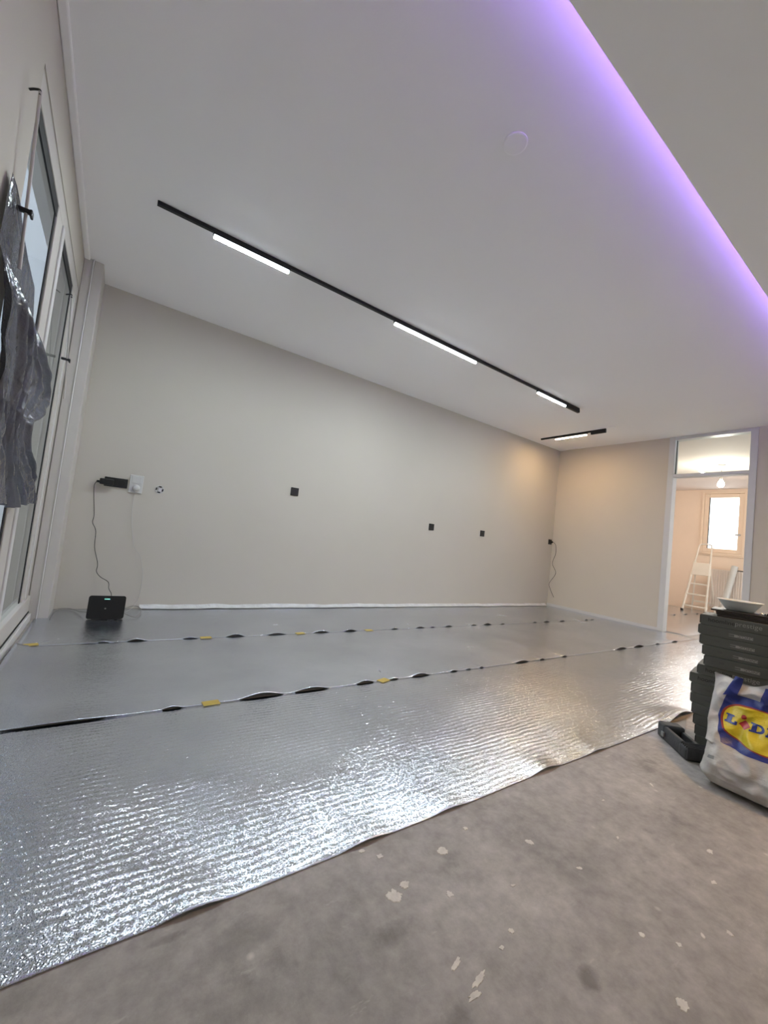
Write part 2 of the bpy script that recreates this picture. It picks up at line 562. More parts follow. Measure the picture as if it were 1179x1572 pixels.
# kitchen beyond the doorway
KW = (2.62, 3.385, 1.235, 2.60)     # window opening in far wall y0,y1,z0,z1
struct(obj('wall_far', boxes((E2, E2 + 0.2, -0.6, KW[0], 0, H2), (E2, E2 + 0.2, KW[1], 4.6, 0, H2),
                             (E2, E2 + 0.2, KW[0], KW[1], 0, KW[2]), (E2, E2 + 0.2, KW[0], KW[1], KW[3], H2)), 'kitchen'), 'beige far wall of the kitchen')
struct(obj('wall_far_left', boxes((E + 0.1, E2, 4.45, 4.6, 0, H2)), 'kitchen'), 'beige side wall of the kitchen')
struct(obj('wall_far_right', boxes((E + 0.1, 6.7, -0.6, -0.45, 0, H2), (10.3, E2, -0.6, -0.45, 0, H2), (6.7, 10.3, -0.6, -0.45, 0, 0.5), (6.7, 10.3, -0.6, -0.45, 2.5, H2)), 'kitchen'), 'beige kitchen wall out of view')
struct(obj('ceiling_kitchen', boxes((E + 0.1, E2 + 0.2, -0.6, 4.6, H2, H2 + 0.1)), 'kitchen_ceil'), 'pale kitchen ceiling')

# door frame
d = struct(empty('door_1', (E, (DJ0 + DJ1) / 2, 0)), 'tall white door frame with glazed transom light')
def at(o, bm_name, bm, m):
    c = obj(bm_name, bm, m, o)
    c.matrix_parent_inverse = Matrix.Translation(o.location).inverted()
    return c
at(d, 'jamb', boxes((E - 0.012, E + 0.112, 2.266, DJ1 + 0.002, 0, H - 0.001), bevel=0.003), 'white')
at(d, 'jamb', boxes((E - 0.012, E + 0.112, DJ0 - 0.002, 1.497, 0, H - 0.001), bevel=0.003), 'white')
at(d, 'transom_bar', boxes((E - 0.008, E + 0.108, 1.497, 2.266, 2.050, 2.090), bevel=0.003), 'white')
at(d, 'head', boxes((E - 0.008, E + 0.108, 1.497, 2.266, 2.560, H - 0.001), bevel=0.003), 'white')
at(d, 'pane', boxes((E + 0.05, E + 0.055, 1.497, 2.266, 2.090, 2.560)), 'glass')
at(d, 'glazing_bead', boxes((E + 0.04, E + 0.065, 2.262, 2.266, 2.090, 2.560), (E + 0.04, E + 0.065, 1.497, 1.501, 2.090, 2.560)), 'rubber')

# kitchen window
kwin = struct(empty('window_3', (E2, 3.0, KW[2])), 'bright kitchen window in a cream frame')
y0, y1, z0, z1 = KW
def frame_boxes(xa, xb, y0, y1, z0, z1, t):
    return ((xa, xb, y0, y0 + t, z0, z1), (xa, xb, y1 - t, y1, z0, z1), (xa, xb, y0 + t, y1 - t, z0, z0 + t), (xa, xb, y0 + t, y1 - t, z1 - t, z1))
at(kwin, 'outer_frame', boxes(*frame_boxes(E2 - 0.03, E2 + 0.09, y0, y1, z0, z1, 0.045), bevel=0.004), 'cream')
at(kwin, 'sash', boxes(*frame_boxes(E2 - 0.008, E2 + 0.06, y0 + 0.047, y1 - 0.047, z0 + 0.047, z1 - 0.047, 0.085), bevel=0.006), 'cream')
at(kwin, 'pane', boxes((E2 + 0.02, E2 + 0.03, y0 + 0.13, y1 - 0.13, z0 + 0.13, z1 - 0.13)), 'glass')
at(kwin, 'seal', boxes((E2 - 0.010, E2 + 0.018, y1 - 0.142, y1 - 0.131, z0 + 0.13, z1 - 0.13)), 'rubber')
at(kwin, 'handle', boxes((E2 - 0.05, E2 - 0.01, y0 + 0.075, y0 + 0.105, 1.66, 1.69), (E2 - 0.055, E2 - 0.035, y0 + 0.075, y0 + 0.16, 1.655, 1.695), bevel=0.004), 'metal')
at(kwin, 'sill', boxes((E2 - 0.02, E2, y0 - 0.03, y1 + 0.03, z0 - 0.03, z0), bevel=0.004), 'cream')

# window added in the unseen side wall to brighten the kitchen
kw2 = struct(empty('added_window_5', (8.4, -0.5, 0.9)), 'wide unseen window added to brighten the kitchen')
at(kw2, 'sash', boxes((6.7, 6.77, -0.56, -0.48, 0.5, 2.5), (10.23, 10.3, -0.56, -0.48, 0.5, 2.5), (8.465, 8.535, -0.56, -0.48, 0.57, 2.43), (6.77, 10.23, -0.56, -0.48, 0.5, 0.57), (6.77, 10.23, -0.56, -0.48, 2.43, 2.5), bevel=0.004), 'cream')
at(kw2, 'pane', boxes((6.77, 8.465, -0.525, -0.519, 0.57, 2.43)), 'glass')
at(kw2, 'pane', boxes((8.535, 10.23, -0.525, -0.519, 0.57, 2.43)), 'glass')
# unseen window added behind the viewer to let in more daylight
gw = struct(empty('added_window_4', (3.2, -3.2, FW[2])), 'unseen window added behind the viewer for daylight')
fx = [FW[0] + (FW[1] - FW[0]) * i / 3 for i in range(4)]
for i in range(3):
    fb = at(gw, 'sash', boxes((fx[i], fx[i] + 0.06, -3.30, -3.22, FW[2], FW[3]), (fx[i + 1] - 0.06, fx[i + 1], -3.30, -3.22, FW[2], FW[3]),
                              (fx[i] + 0.06, fx[i + 1] - 0.06, -3.30, -3.22, FW[2], FW[2] + 0.07), (fx[i] + 0.06, fx[i + 1] - 0.06, -3.30, -3.22, FW[3] - 0.07, FW[3]), bevel=0.004), 'white')
    at(gw, 'pane', boxes((fx[i] + 0.06, fx[i + 1] - 0.06, -3.265, -3.259, FW[2] + 0.07, FW[3] - 0.07)), 'glass')

# window wall glazing: two sashes
def sash_window(name, ya, yb, lbl):
    wn = struct(empty(name, (WX, ya, 0.0)), lbl)
    return wn
w1 = sash_window('window_1', 1.86, 2.62, 'left window sash behind the hanging grey film')
w2 = sash_window('window_2', 2.62, 3.63, 'right window sash beside the corner post')
FX = WX - 0.004
GX = WX - 0.012
at(w1, 'frame_post', boxes((WX - 0.05, FX - 0.004, WY0, WY0 + 0.04, 0.0, 2.24), bevel=0.003), 'frame')
at(w1, 'mullion', boxes((WX - 0.020, FX, 2.50, 2.655, 0.17, 2.24), bevel=0.003), 'frame')
at(w1, 'mullion_edge', boxes((WX - 0.02, FX + 0.008, 2.655, 2.715, 0.17, 2.24), bevel=0.003), 'white')
at(w1, 'head_rail', boxes((WX - 0.05, FX, WY0, 2.68, 2.24, WZ), bevel=0.003), 'frame')
at(w1, 'pane', boxes((GX - 0.004, GX, WY0 + 0.04, 2.50, 0.17, 2.19)), 'glass')
at(w1, 'shutter_slat', boxes((GX - 0.002, GX + 0.004, WY0 + 0.04, 2.50, 2.185, 2.24)), 'rubber')
at(w1, 'seal', boxes((GX - 0.002, GX + 0.002, 2.470, 2.50, 0.17, 2.19)), 'rubber')
at(w2, 'frame_post', boxes((WX - 0.024, FX, 3.35, 3.63, 0.05, 2.24), bevel=0.003), 'frame')
at(w2, 'frame_bead', boxes((WX - 0.02, FX + 0.005, 3.455, 3.485, 0.05, 2.24), bevel=0.003), 'white')
at(w2, 'head_rail', boxes((WX - 0.05, FX, 2.68, 3.63, 2.24, WZ), bevel=0.003), 'frame')
at(w2, 'pane', boxes((GX - 0.004, GX, 2.70, 3.35, 0.17, 2.19)), 'glass')
at(w2, 'shutter_slat', boxes((GX - 0.002, GX + 0.004, 2.715, 3.35, 2.185, 2.24)), 'rubber')
at(w2, 'seal', boxes((GX - 0.002, GX + 0.002, 3.315, 3.35, 0.17, 2.19)), 'rubber')
tr3 = struct(obj('trim_3', boxes((WX - 0.05, WX + 0.012, WY0, 3.60, 0.05, 0.17), bevel=0.006), 'frame'), 'low sill rail below the window panes')
obj('sill_bead', boxes((WX + 0.012, WX + 0.030, WY0, 3.58, 0.0, 0.055), bevel=0.004), 'white', tr3)
obj('sill_gap', boxes((WX + 0.010, WX + 0.016, WY0, 3.59, 0.056, 0.066)), 'rubber', tr3)

# outdoors beyond the window: paved passage and a tall added wall dimming the panes
struct(obj('ground', boxes((-9, -0.45, -6, 40, -0.25, -0.10)), 'paving'), 'paved yard outside the window')
nw = obj('added_outer_wall', boxes((-2.5, -2.1, -8, 45, -0.1, 9.0), (-2.55, -2.0, -8, 45, 9.0, 9.15)), 'concretewall')
struct(nw, 'tall grey wall added outside to dim the window panes')

# ------------------------------------------------------------------ violet strip (lies on the ledge)
tag(obj('led_strip', boxes((WX + 0.05, E - 0.05, CY - 0.040, CY - 0.028, 2.513, 2.5175)), 'cove'),
    'violet LED strip glowing above the edge of the lowered ceiling', 'led strip')

# ------------------------------------------------------------------ ceiling track lights
TY = 2.655
def diffuser(dims, m, parent):
    # opal bar: strong output through the underside, soft glow through the sides
    o = obj('diffuser', boxes(dims, bevel=0.005, seg=3), m + '_side', parent)
    o.data.materials.append(M[m])
    for p in o.data.polygons:
        if p.normal.z < -0.95:
            p.material_index = 1
    return o
tk = thing('track_light', 'long black ceiling track with three white light bars', 'track light', (2.2, TY, H))
at(tk, 'rail', boxes((0.0, 4.41, TY - 0.012, TY + 0.012, 2.577, H), bevel=0.002), 'blacksatin')
for xa, xb in ((0.305, 0.80), (1.69, 2.65), (3.60, 4.14)):
    lb = at(tk, 'light_bar', boxes((xa, xb, TY - 0.015, TY + 0.015, 2.563, 2.5775), bevel=0.002), 'blacksatin')
    diffuser((xa + 0.004, xb - 0.004, TY - 0.012, TY + 0.012, 2.546, 2.5655), 'led', lb)
at(tk, 'power_feed', boxes((4.16, 4.41, TY - 0.015, TY + 0.015, 2.545, 2.5775), bevel=0.002), 'blacksatin')
tk2 = thing('track_light', 'short black ceiling track with one warm light bar near the end wall', 'track light', (5.30, 3.3, H))
X2 = 5.305
at(tk2, 'rail', boxes((X2 - 0.012, X2 + 0.012, 2.785, 3.765, 2.577, H), bevel=0.002), 'blacksatin')
lb = at(tk2, 'light_bar', boxes((X2 - 0.015, X2 + 0.015, 3.04, 3.53, 2.563, 2.5775), bevel=0.002), 'blacksatin')
diffuser((X2 - 0.012, X2 + 0.012, 3.044, 3.526, 2.546, 2.5655), 'ledwarm', lb)
at(tk2, 'power_feed', boxes((X2 - 0.015, X2 + 0.015, 2.785, 2.985, 2.545, 2.5775), bevel=0.002), 'blacksatin')

# unseen downlight added in the lowered ceiling to warm the right foreground
for x, y, lab in ((3.0, -0.25, 'round warm spot added out of view in the lowered ceiling'),):
    dl = thing('added_ceiling_spot', lab, 'added downlight', (x, y, 2.5))
    obj('trim_ring', ring_lathe(bmesh.new(), [(0.048, 0.0), (0.048, -0.004), (0.038, -0.006), (0.036, -0.001)], 32), 'white', dl)
    obj('lens', ring_lathe(bmesh.new(), [(0.036, -0.001), (0.001, -0.0015)], 32, close_start=False), 'spot', dl)

# round blank covers in the ceiling
bm = ring_lathe(bmesh.new(), [(0.052, 0.0), (0.052, -0.004), (0.046, -0.006), (0.001, -0.007)], 40)
tag(obj('ceiling_cover', bm, 'ceil', loc=(1.245, 1.145, H)), 'round white blank cover in the ceiling by the violet edge', 'cover plate')
bm = ring_lathe(bmesh.new(), [(0.05, 0.0), (0.05, -0.004), (0.044, -0.006), (0.001, -0.007)], 40)
tag(obj('ceiling_cover', bm, 'ceil', loc=(5.295, 2.70, H)), 'round white blank cover at the end of the short track', 'cover plate')

# ------------------------------------------------------------------ wall sockets
def socket(name, x, z, label, wd=0.083, ht=0.083):
    t = thing(name, label, 'socket', (x, D, z))
    bm = boxes((-wd / 2, wd / 2, -0.011, 0.0, -ht / 2, ht / 2), bevel=0.003)
    obj('plate', bm, 'black', t)
    n = max(1, round(wd / 0.075))
    for i in range(n):
        cx = (i - (n - 1) / 2) * wd / n
        bm = ring_lathe(bmesh.new(), [(0.024, -0.0115), (0.022, -0.0125), (0.020, -0.0125), (0.019, -0.0118), (0.001, -0.0117)], 28, (cx, 0, 0), 'y')
        obj('recess', bm, 'blacksatin', t)
    return t
socket('wall_socket', 1.536, 1.190, 'black square wall socket, leftmost and highest of the three bare ones')
socket('wall_socket', 3.436, 1.024, 'black square wall socket, middle one of three bare ones on the long wall')
socket('wall_socket', 4.401, 1.032, 'black square wall socket on the long wall, nearest the warm lit patch')
s4 = socket('wall_socket', 6.045, 1.049, 'black socket in the room corner with a plug in it')
sd = socket('wall_socket', 0.010, 1.028, 'black double socket above the router', 0.160, 0.076)
# plug and cord in the corner
pl = thing('plug_cord', 'black plug with a thin cord dangling in the room corner', 'cord', (6.045, D - 0.02, 1.049))
at(pl, 'plug', ring_lathe(bmesh.new(), [(0.019, 0.007), (0.021, -0.004), (0.019, -0.016), (0.011, -0.030), (0.006, -0.036)], 20, (6.052, D - 0.021, 1.049), 'y'), 'black')
pts = spline([(6.052, D - 0.056, 1.049), (6.075, 3.885, 1.035), (6.086, 3.862, 0.99), (6.089, 3.857, 0.866), (6.089, 3.90, 0.70), (6.089, 3.827, 0.549), (6.089, 3.925, 0.374), (6.089, 3.895, 0.272), (6.089, 3.825, 0.158)])
at(pl, 'cord', tube(bmesh.new(), pts, 0.0032), 'darkcable')
# adapter on the double socket, cord to router
ad = thing('power_adapter', 'black power adapter in the double socket with cord to the router', 'adapter', (-0.06, D - 0.02, 1.02))
at(ad, 'adapter_body', boxes((-0.100, -0.005, D - 0.062, D - 0.014, 0.999, 1.046), bevel=0.007), 'black')
at(ad, 'strain_relief', boxes((-0.118, -0.099, D - 0.046, D - 0.030, 1.008, 1.026), bevel=0.003), 'black')
pts = spline([(-0.116, 3.915, 1.016), (-0.129, 3.916, 0.982), (-0.123, 3.93, 0.904), (-0.102, 3.93, 0.75), (-0.104, 3.93, 0.688), (-0.075, 3.93, 0.623), (-0.066, 3.93, 0.493), (-0.030, 3.93, 0.365), (-0.030, 3.93, 0.303), (0.003, 3.90, 0.263), (0.057, 3.86, 0.232), (0.066, 3.75, 0.198), (0.085, 3.65, 0.175), (0.086, 3.60, 0.12)])
at(ad, 'cord', tube(bmesh.new(), pts, 0.0024), 'darkcable')
# white data outlet with round plug and pale cable
wo = thing('data_outlet', 'white rectangular wall outlet with a round white plug and thin pale cable', 'outlet', (0.150, D, 1.038))
obj('plate', boxes((-0.049, 0.049, -0.010, 0, -0.075, 0.075), bevel=0.003), 'whiteplastic', wo)
obj('insert', boxes((-0.036, 0.036, -0.0135, -0.010, 0.004, 0.066), bevel=0.002), 'whiteplastic', wo)
obj('plug', ring_lathe(bmesh.new(), [(0.027, -0.0100), (0.028, -0.020), (0.025, -0.034), (0.014, -0.040), (0.001, -0.041)], 28, (0.003, 0, -0.033), 'y'), 'whiteplastic', wo, True)
pts = spline([(0.148, 3.918, 0.985), (0.146, 3.925, 0.95), (0.150, 3.935, 0.808), (0.170, 3.935, 0.647), (0.206, 3.935, 0.514), (0.258, 3.935, 0.436), (0.290, 3.935, 0.300), (0.294, 3.935, 0.191), (0.287, 3.93, 0.098), (0.262, 3.90, 0.035), (0.225, 3.75, 0.035), (0.196, 3.62, 0.05)])
at(wo, 'cable', tube(bmesh.new(), pts, 0.0017), 'palecable')
# bare round socket insert
rs = thing('open_socket', 'open round wall box without cover, white and black parts showing', 'socket', (0.325, D, 1.020))
obj('ring', ring_lathe(bmesh.new(), [(0.036, 0.0), (0.036, -0.004), (0.029, -0.006), (0.027, -0.002), (0.001, -0.001)], 32, (0, 0, 0), 'y'), 'whiteplastic', rs)
for i in range(4):
    a = math.pi / 4 + i * math.pi / 2 + 0.15
    bm = boxes((-0.011, 0.011, -0.0075, -0.0015, 0.019, 0.030), bevel=0.002)
    bmesh.ops.rotate(bm, verts=bm.verts, cent=(0, 0, 0), matrix=Matrix.Rotation(a - math.pi / 4, 3, 'Y'))
    obj('clamp', bm, 'black', rs)
obj('contact_block', boxes((-0.011, 0.011, -0.010, -0.0015, -0.020, 0.014), bevel=0.003), 'whiteplastic', rs)

# ------------------------------------------------------------------ router
rt = thing('router', 'black router standing on the foil below the double socket', 'router', (0.066, 3.560, 0.0105), math.radians(-4))
def lean(bm, ang=-0.16):
    bmesh.ops.rotate(bm, verts=bm.verts, cent=(0, 0, 0), matrix=Matrix.Rotation(ang, 3, 'X'))
    return bm
bm = bmesh.new()
box(bm, -0.114, 0.114, -0.016, 0.020, 0.0, 0.165)
vert_e = [e for e in bm.edges if abs(e.verts[0].co.y - e.verts[1].co.y) > 0.01]
bmesh.ops.bevel(bm, geom=vert_e, offset=0.016, segments=5, affect='EDGES', profile=0.5)
lean(bm)
obj('case', bm, 'router', rt)
obj('front_panel', lean(boxes((-0.100, 0.100, -0.0175, -0.0160, 0.012, 0.150), bevel=0.0006)), 'router', rt)
for i in range(4):
    obj('status_light', lean(boxes((-0.018 + i * 0.009, -0.0135 + i * 0.009, -0.0185, -0.0174, 0.139, 0.1445))), 'greenled', rt)
obj('button', lean(ring_lathe(bmesh.new(), [(0.0055, -0.0174), (0.0055, -0.0186), (0.001, -0.0188)], 20, (-0.006, 0, 0.074), 'y')), 'greycable', rt)
obj('foot', boxes((-0.08, 0.08, -0.025, 0.07, -0.002, 0.004), bevel=0.001), 'router', rt)
nc = tag(obj('network_cable', tube(bmesh.new(), spline([(-0.045, 3.60, 0.05), (-0.10, 3.78, 0.02), (-0.155, 3.90, 0.013), (-0.215, 3.915, 0.013), (-0.245, 3.86, 0.012), (-0.252, 3.70, 0.010), (-0.25, 3.60, 0.010)]), 0.0026), 'greycable'),
         'grey cable from the router to the window corner', 'cable')
tag(obj('network_cable', tube(bmesh.new(), spline([(0.178, 3.60, 0.075), (0.205, 3.75, 0.05), (0.250, 3.86, 0.042), (0.292, 3.85, 0.035), (0.305, 3.74, 0.020), (0.265, 3.585, 0.013), (0.20, 3.60, 0.03), (0.178, 3.61, 0.05)]), 0.0024), 'greycable'),
    'grey cable looping beside the right edge of the router', 'cable')

# ------------------------------------------------------------------ foil underlay strips
SEAM1, SEAM2, EDGE = 2.975, 1.922, 0.918
lift1 = [(0.02, 0.11, 8), (0.18, 0.30, 14), (0.50, 0.60, 10), (0.78, 0.92, 17), (1.07, 1.24, 12), (1.45, 1.61, 14), (1.74, 1.87, 14), (2.23, 2.32, 10), (2.52, 2.64, 12), (2.71, 2.77, 7), (2.90, 3.01, 11), (3.27, 3.37, 12), (3.47, 3.61, 16), (3.75, 3.83, 8), (4.35, 4.43, 11), (4.55, 4.70, 16), (4.90, 5.04, 14), (5.50, 5.60, 14), (5.65, 5.76, 10)]
lift2 = [(-0.30, 0.17, 6), (0.28, 0.37, 10), (0.60, 0.83, 19), (0.87, 1.08, 15), (1.24, 1.37, 14), (1.47, 1.54, 8), (1.63, 1.79, 14), (1.96, 2.03, 8), (2.11, 2.16, 6), (2.24, 2.29, 7), (2.63, 2.81, 12), (2.94, 3.01, 8), (3.25, 3.33, 9), (4.16, 4.38, 17), (4.52, 4.75, 17), (5.01, 5.13, 11), (5.43, 5.62, 12)]
lift3 = [(0.17, 0.34, 9), (0.60, 0.78, 8), (0.92, 1.08, 6), (1.42, 1.62, 12), (1.80, 1.98, 7), (2.60, 3.00, 30)]
def bumpf(x, lifts):
    z = 0
    for a, b, h in lifts:
        if a < x < b:
            t = (x - a) / (b - a)
            z = max(z, h * 0.001 * math.sin(math.pi * t) ** 1.3)
    return z
def foil(name, x0, x1, ya, yb, lifts, z0, label, reach=0.12, wob=0.0, seed=0, left_curl=False, group='foil underlay strips', m='foil'):
    uamp = 0.0035 if m == 'foil' else 0.0018
    nx = int((x1 - x0) / 0.02)
    vs_y = [0, .006, .015, .03, .05, .075, .10, .13, .17]
    L = yb - ya
    y = 0.22
    while y < L - 0.03:
        vs_y.append(y)
        y += 0.04
    vs_y += [L - 0.03, L]
    verts = []
    for i in range(nx + 1):
        x = x0 + (x1 - x0) * i / nx
        bz = bumpf(x, lifts)
        wy = wob * noise.noise(Vector((x * 1.7, seed * 3.1, 0)))
        for s in vs_y:
            k = max(0.0, 1 - s / reach)
            und = uamp * (0.5 + noise.noise(Vector((x * 1.5 + seed * 7, (ya + s) * 3.0, seed)))) + 0.0012 * noise.noise(Vector((x * 5, (ya + s) * 9.0, seed + 4)))
            edge_f = min(1, s / 0.1, (L - s) / 0.1)
            z = z0 + 0.0035 + max(0.0, und) * edge_f + bz * k * k * (3 - 2 * k)
            if left_curl and x - x0 < 0.10:
                q = 1 - (x - x0) / 0.10
                z += 0.022 * q * q
            verts.append((x, ya + s + wy * max(0, 1 - s / 0.3), z))
    ny = len(vs_y)
    faces = [(i * ny + j, (i + 1) * ny + j, (i + 1) * ny + j + 1, i * ny + j + 1) for i in range(nx) for j in range(ny - 1)]
    me = bpy.data.meshes.new(name)
    me.from_pydata(verts, [], faces)
    for p in me.polygons:
        p.use_smooth = True
    me.materials.append(M[m])
    o = bpy.data.objects.new(name, me)
    C.objects.link(o)
    md = o.modifiers.new('thickness', 'SOLIDIFY')
    md.thickness = 0.0028
    md.offset = -1
    tag(o, label, 'underlay', group)
    return o
foil('foil_underlay', WX + 0.045, E - 0.015, SEAM1, D - 0.012, lift1, 0.0, 'silver foil underlay strip along the long wall, under the router', 0.10, 0, 1, m='foil_flat')
foil('foil_underlay', WX + 0.045, E - 0.015, SEAM2, SEAM1 - 0.004, lift2, 0.0, 'middle silver foil underlay strip between the two taped seams', 0.14, 0, 2, True, m='foil_flat')
foil('foil_underlay', WX + 0.02, E - 0.015, EDGE, SEAM2 - 0.004, lift3, 0.0, 'nearest silver foil underlay strip bordering the bare concrete', 0.16, 0.012, 3)
kl = [(6.5, 6.62, 8), (7.1, 7.25, 10), (7.9, 8.1, 12), (8.6, 8.75, 14), (9.1, 9.3, 12), (9.7, 9.85, 12)]
foil('foil_underlay', E + 0.13, E2 - 0.16, 3.05, 4.05, kl, 0.0, 'silver foil underlay strip on the kitchen floor below the ladder', 0.1, 0, 4)
foil('foil_underlay', E + 0.13, E2 - 0.16, 2.04, 3.046, [(a + 0.4, b + 0.4, h) for a, b, h in kl], 0.0, 'silver foil underlay strip on the kitchen floor just inside the doorway', 0.1, 0, 5)

# yellow tape patches over the seams
def tape(x, y, label, rz, z):
    o = obj('tape_piece', boxes((-0.036, 0.036, -0.024, 0.024, 0, 0.0006)), 'tape', loc=(x, y, z))
    o.rotation_euler = (0, 0, rz)
    tag(o, label, 'tape', 'yellow tape patches')
for x, y, lb, rz in ((-0.276, 2.985, 'yellow tape on the far seam at the window sill end', 0.2), (0.650, 2.968, 'yellow tape on the far seam right of the router', 0.0),
                     (1.345, 2.965, 'small yellow tape on the far seam below the leftmost bare socket', 0.1), (1.985, 2.962, 'yellow tape on the far seam, rightmost bright one', -0.1),
                     (0.480, 1.918, 'yellow tape on the near seam, left one of two', 0.05), (1.425, 1.915, 'yellow tape on the near seam, right one of two', 0.3)):
    tape(x, y, lb, rz, 0.0068)

# white film turned up along the long wall
vs, fs = [], []
nseg = 240
for i in range(nseg + 1):
    x = 0.30 + (6.05 - 0.30) * i / nseg
    w1_ = noise.noise(Vector((x * 2.3, 0, 0)))
    w2_ = noise.noise(Vector((x * 5.1, 3, 0)))
    top = 0.036 + 0.012 * w2_ + 0.008 * w1_
    vs += [(x, D - 0.060 + 0.022 * w1_ + 0.012 * w2_, 0.009 + 0.005 * abs(w2_)), (x, D - 0.036 + 0.010 * w2_, 0.016 + 0.006 * w1_), (x, D - 0.012 + 0.004 * w1_, top * 0.7), (x, D - 0.003, top)]
for i in range(nseg):
    for j in range(3):
        a = i * 4 + j
        fs.append((a, a + 4, a + 5, a + 1))
me = bpy.data.meshes.new('edge_film')
me.from_pydata(vs, [], fs)
for p in me.polygons:
    p.use_smooth = True
me.materials.append(M['whitefilm'])
o = bpy.data.objects.new('edge_film', me)
C.objects.link(o)
tag(o, 'crumpled white film strip turned up along the foot of the long wall', 'film')

# plaster splats on the bare concrete (parts of the floor)
fl = bpy.data.objects['floor']
def splat(x, y, rx, ry, rz, seed):
    bm = bmesh.new()
    n = 40
    top, bot = [], []
    for i in range(n):
        a = 2 * math.pi * i / n
        k = 1 + 0.55 * noise.noise(Vector((math.cos(a) * 1.3, math.sin(a) * 1.3, seed * 2.7))) + 0.35 * noise.noise(Vector((math.cos(a) * 4, math.sin(a) * 4, seed * 1.7)))
        px, py = rx * k * math.cos(a), ry * k * math.sin(a)
        qx = x + px * math.cos(rz) - py * math.sin(rz)
        qy = y + px * math.sin(rz) + py * math.cos(rz)
        top.append(bm.verts.new((qx, qy, 0.0012)))
        bot.append(bm.verts.new((x + (qx - x) * 1.08, y + (qy - y) * 1.08, 0.0)))
    bm.faces.new(top)
    for i in range(n):
        j = (i + 1) % n
        bm.faces.new((bot[i], bot[j], top[j], top[i]))
    obj('plaster_splat', bm, 'splat', fl)
sp = [(0.863, 0.804, .016, .011), (0.662, 0.756, .017, .014), (0.704, 0.768, .013, .008), (0.785, 0.697, .009, .007), (0.703, 0.53, .020, .006), (0.675, 0.515, .015, .005),
      (1.121, 0.716, .011, .009), (1.03, 0.304, .013, .008), (1.116, 0.413, .007, .005), (0.845, 0.564, .006, .005), (0.987, 0.839, .007, .005), (1.169, 0.59, .007, .005),
      (1.475, 0.386, .009, .005), (1.32, 0.31, .007, .005), (0.695, 0.867, .008, .006), (0.66, 0.902, .009, .005), (0.684, 0.573, .014, .005), (1.844, 0.685, .012, .004),
      (1.619, 0.435, .010, .006), (0.796, 0.55, .005, .004), (1.25, 0.34, .006, .004), (1.17, 0.36, .005, .005), (1.40, 0.60, .006, .003), (1.55, 0.72, .006, .003), (0.95, 0.64, .006, .003)]
for i, (x, y, rx, ry) in enumerate(sp):
    splat(x, y, rx, ry, random.uniform(-0.6, 0.9), i)

# ------------------------------------------------------------------ flooring boxes
AL = math.radians(11.0)
BH = 0.0486
def text_mesh(body, size, ax=None):
    cu = bpy.data.curves.new('print_text', 'FONT')
    cu.body = body
    cu.size = size
    o = bpy.data.objects.new('print_text', cu)
    C.objects.link(o)
    dg = bpy.context.evaluated_depsgraph_get()
    me = bpy.data.meshes.new_from_object(o.evaluated_get(dg))
    C.objects.unlink(o)
    bpy.data.objects.remove(o)
    bpy.data.curves.remove(cu)
    return me
# text meshes lie in XY; in box space x runs right, z up, front face is y = 0 (y into the box)
def stand(me, width, x, z, flip=False):
    xs = [v.co.x for v in me.vertices]
    ys = [v.co.y for v in me.vertices]
    sx = width / (max(xs) - min(xs))
    h = (max(ys) - min(ys)) * sx
    for v in me.vertices:
        a, b = (v.co.x - min(xs)) * sx, (v.co.y - min(ys)) * sx
        if flip:
            a, b = width - a, h - b
        v.co = (x + a, -0.0006, z + b)
    return me
T_dark = stand(text_mesh('hoomline', 0.03), 0.098, 0.030, 0.0175)
T_light = stand(text_mesh('prestige', 0.03), 0.094, 0.129, 0.0115)
T_uni = stand(text_mesh('UNICLIC', 0.02), 0.052, 0.144, 0.0150, True)
T_dark.materials.append(M['inkdark'])
T_light.materials.append(M['inklight'])
T_uni.materials.append(M['inkdark'])
def mesh_of(bm, m):
    me = bpy.data.meshes.new('m')
    bm.normal_update()
    bm.to_mesh(me)
    bm.free()
    me.materials.append(M[m])
    return me
LBX, BDP = 1.28, 0.205
me_body = mesh_of(boxes((0.0, LBX, 0.0, BDP, 0.0, BH - 0.0008), bevel=0.002), 'box')
me_end_strip = mesh_of(boxes((-0.004, -0.0002, 0.003, BDP - 0.003, 0.004, BH - 0.005), bevel=0.001), 'boxdark')  # thin dark strip just past the carton's left end
me_band = mesh_of(boxes((0.143, 0.198, -0.0005, 0.0, 0.0135, 0.0255)), 'inkmid')
me_tail = mesh_of(boxes((0.112, 0.143, -0.0005, 0.0, 0.0235, 0.0255), (0.112, 0.143, -0.0005, 0.0, 0.0145, 0.0160), (0.132, 0.143, -0.0005, 0.0, 0.0135, 0.0255)), 'inkmid')
me_lines = mesh_of(boxes((0.018, 0.050, -0.0005, 0, 0.026, 0.0275), (0.055, 0.073, -0.0005, 0, 0.022, 0.030), (0.024, 0.046, -0.0005, 0, 0.016, 0.017)), 'inklight')
M['inkfaint'] = mat('faint_print', (0.10, 0.105, 0.095), 0.6, var=0.05)
me_lines.materials[0] = M['inkfaint']
lefts = [0.755, 0.759, 0.752, 0.739, 0.729, 0.754, 0.782, 0.774, 0.775, 0.766, 0.758, 0.749, 0.746]   # top to bottom
posn = ['topmost, right under the dark boards', 'second from the top', 'third from the top', 'fourth from the top', 'fifth from the top', 'sixth from the top, showing a title',
        'seventh from the top, showing a title', 'eighth from the top', 'ninth from the top', 'tenth from the top', 'eleventh from the top', 'second from the floor', 'lowest, on the floor']
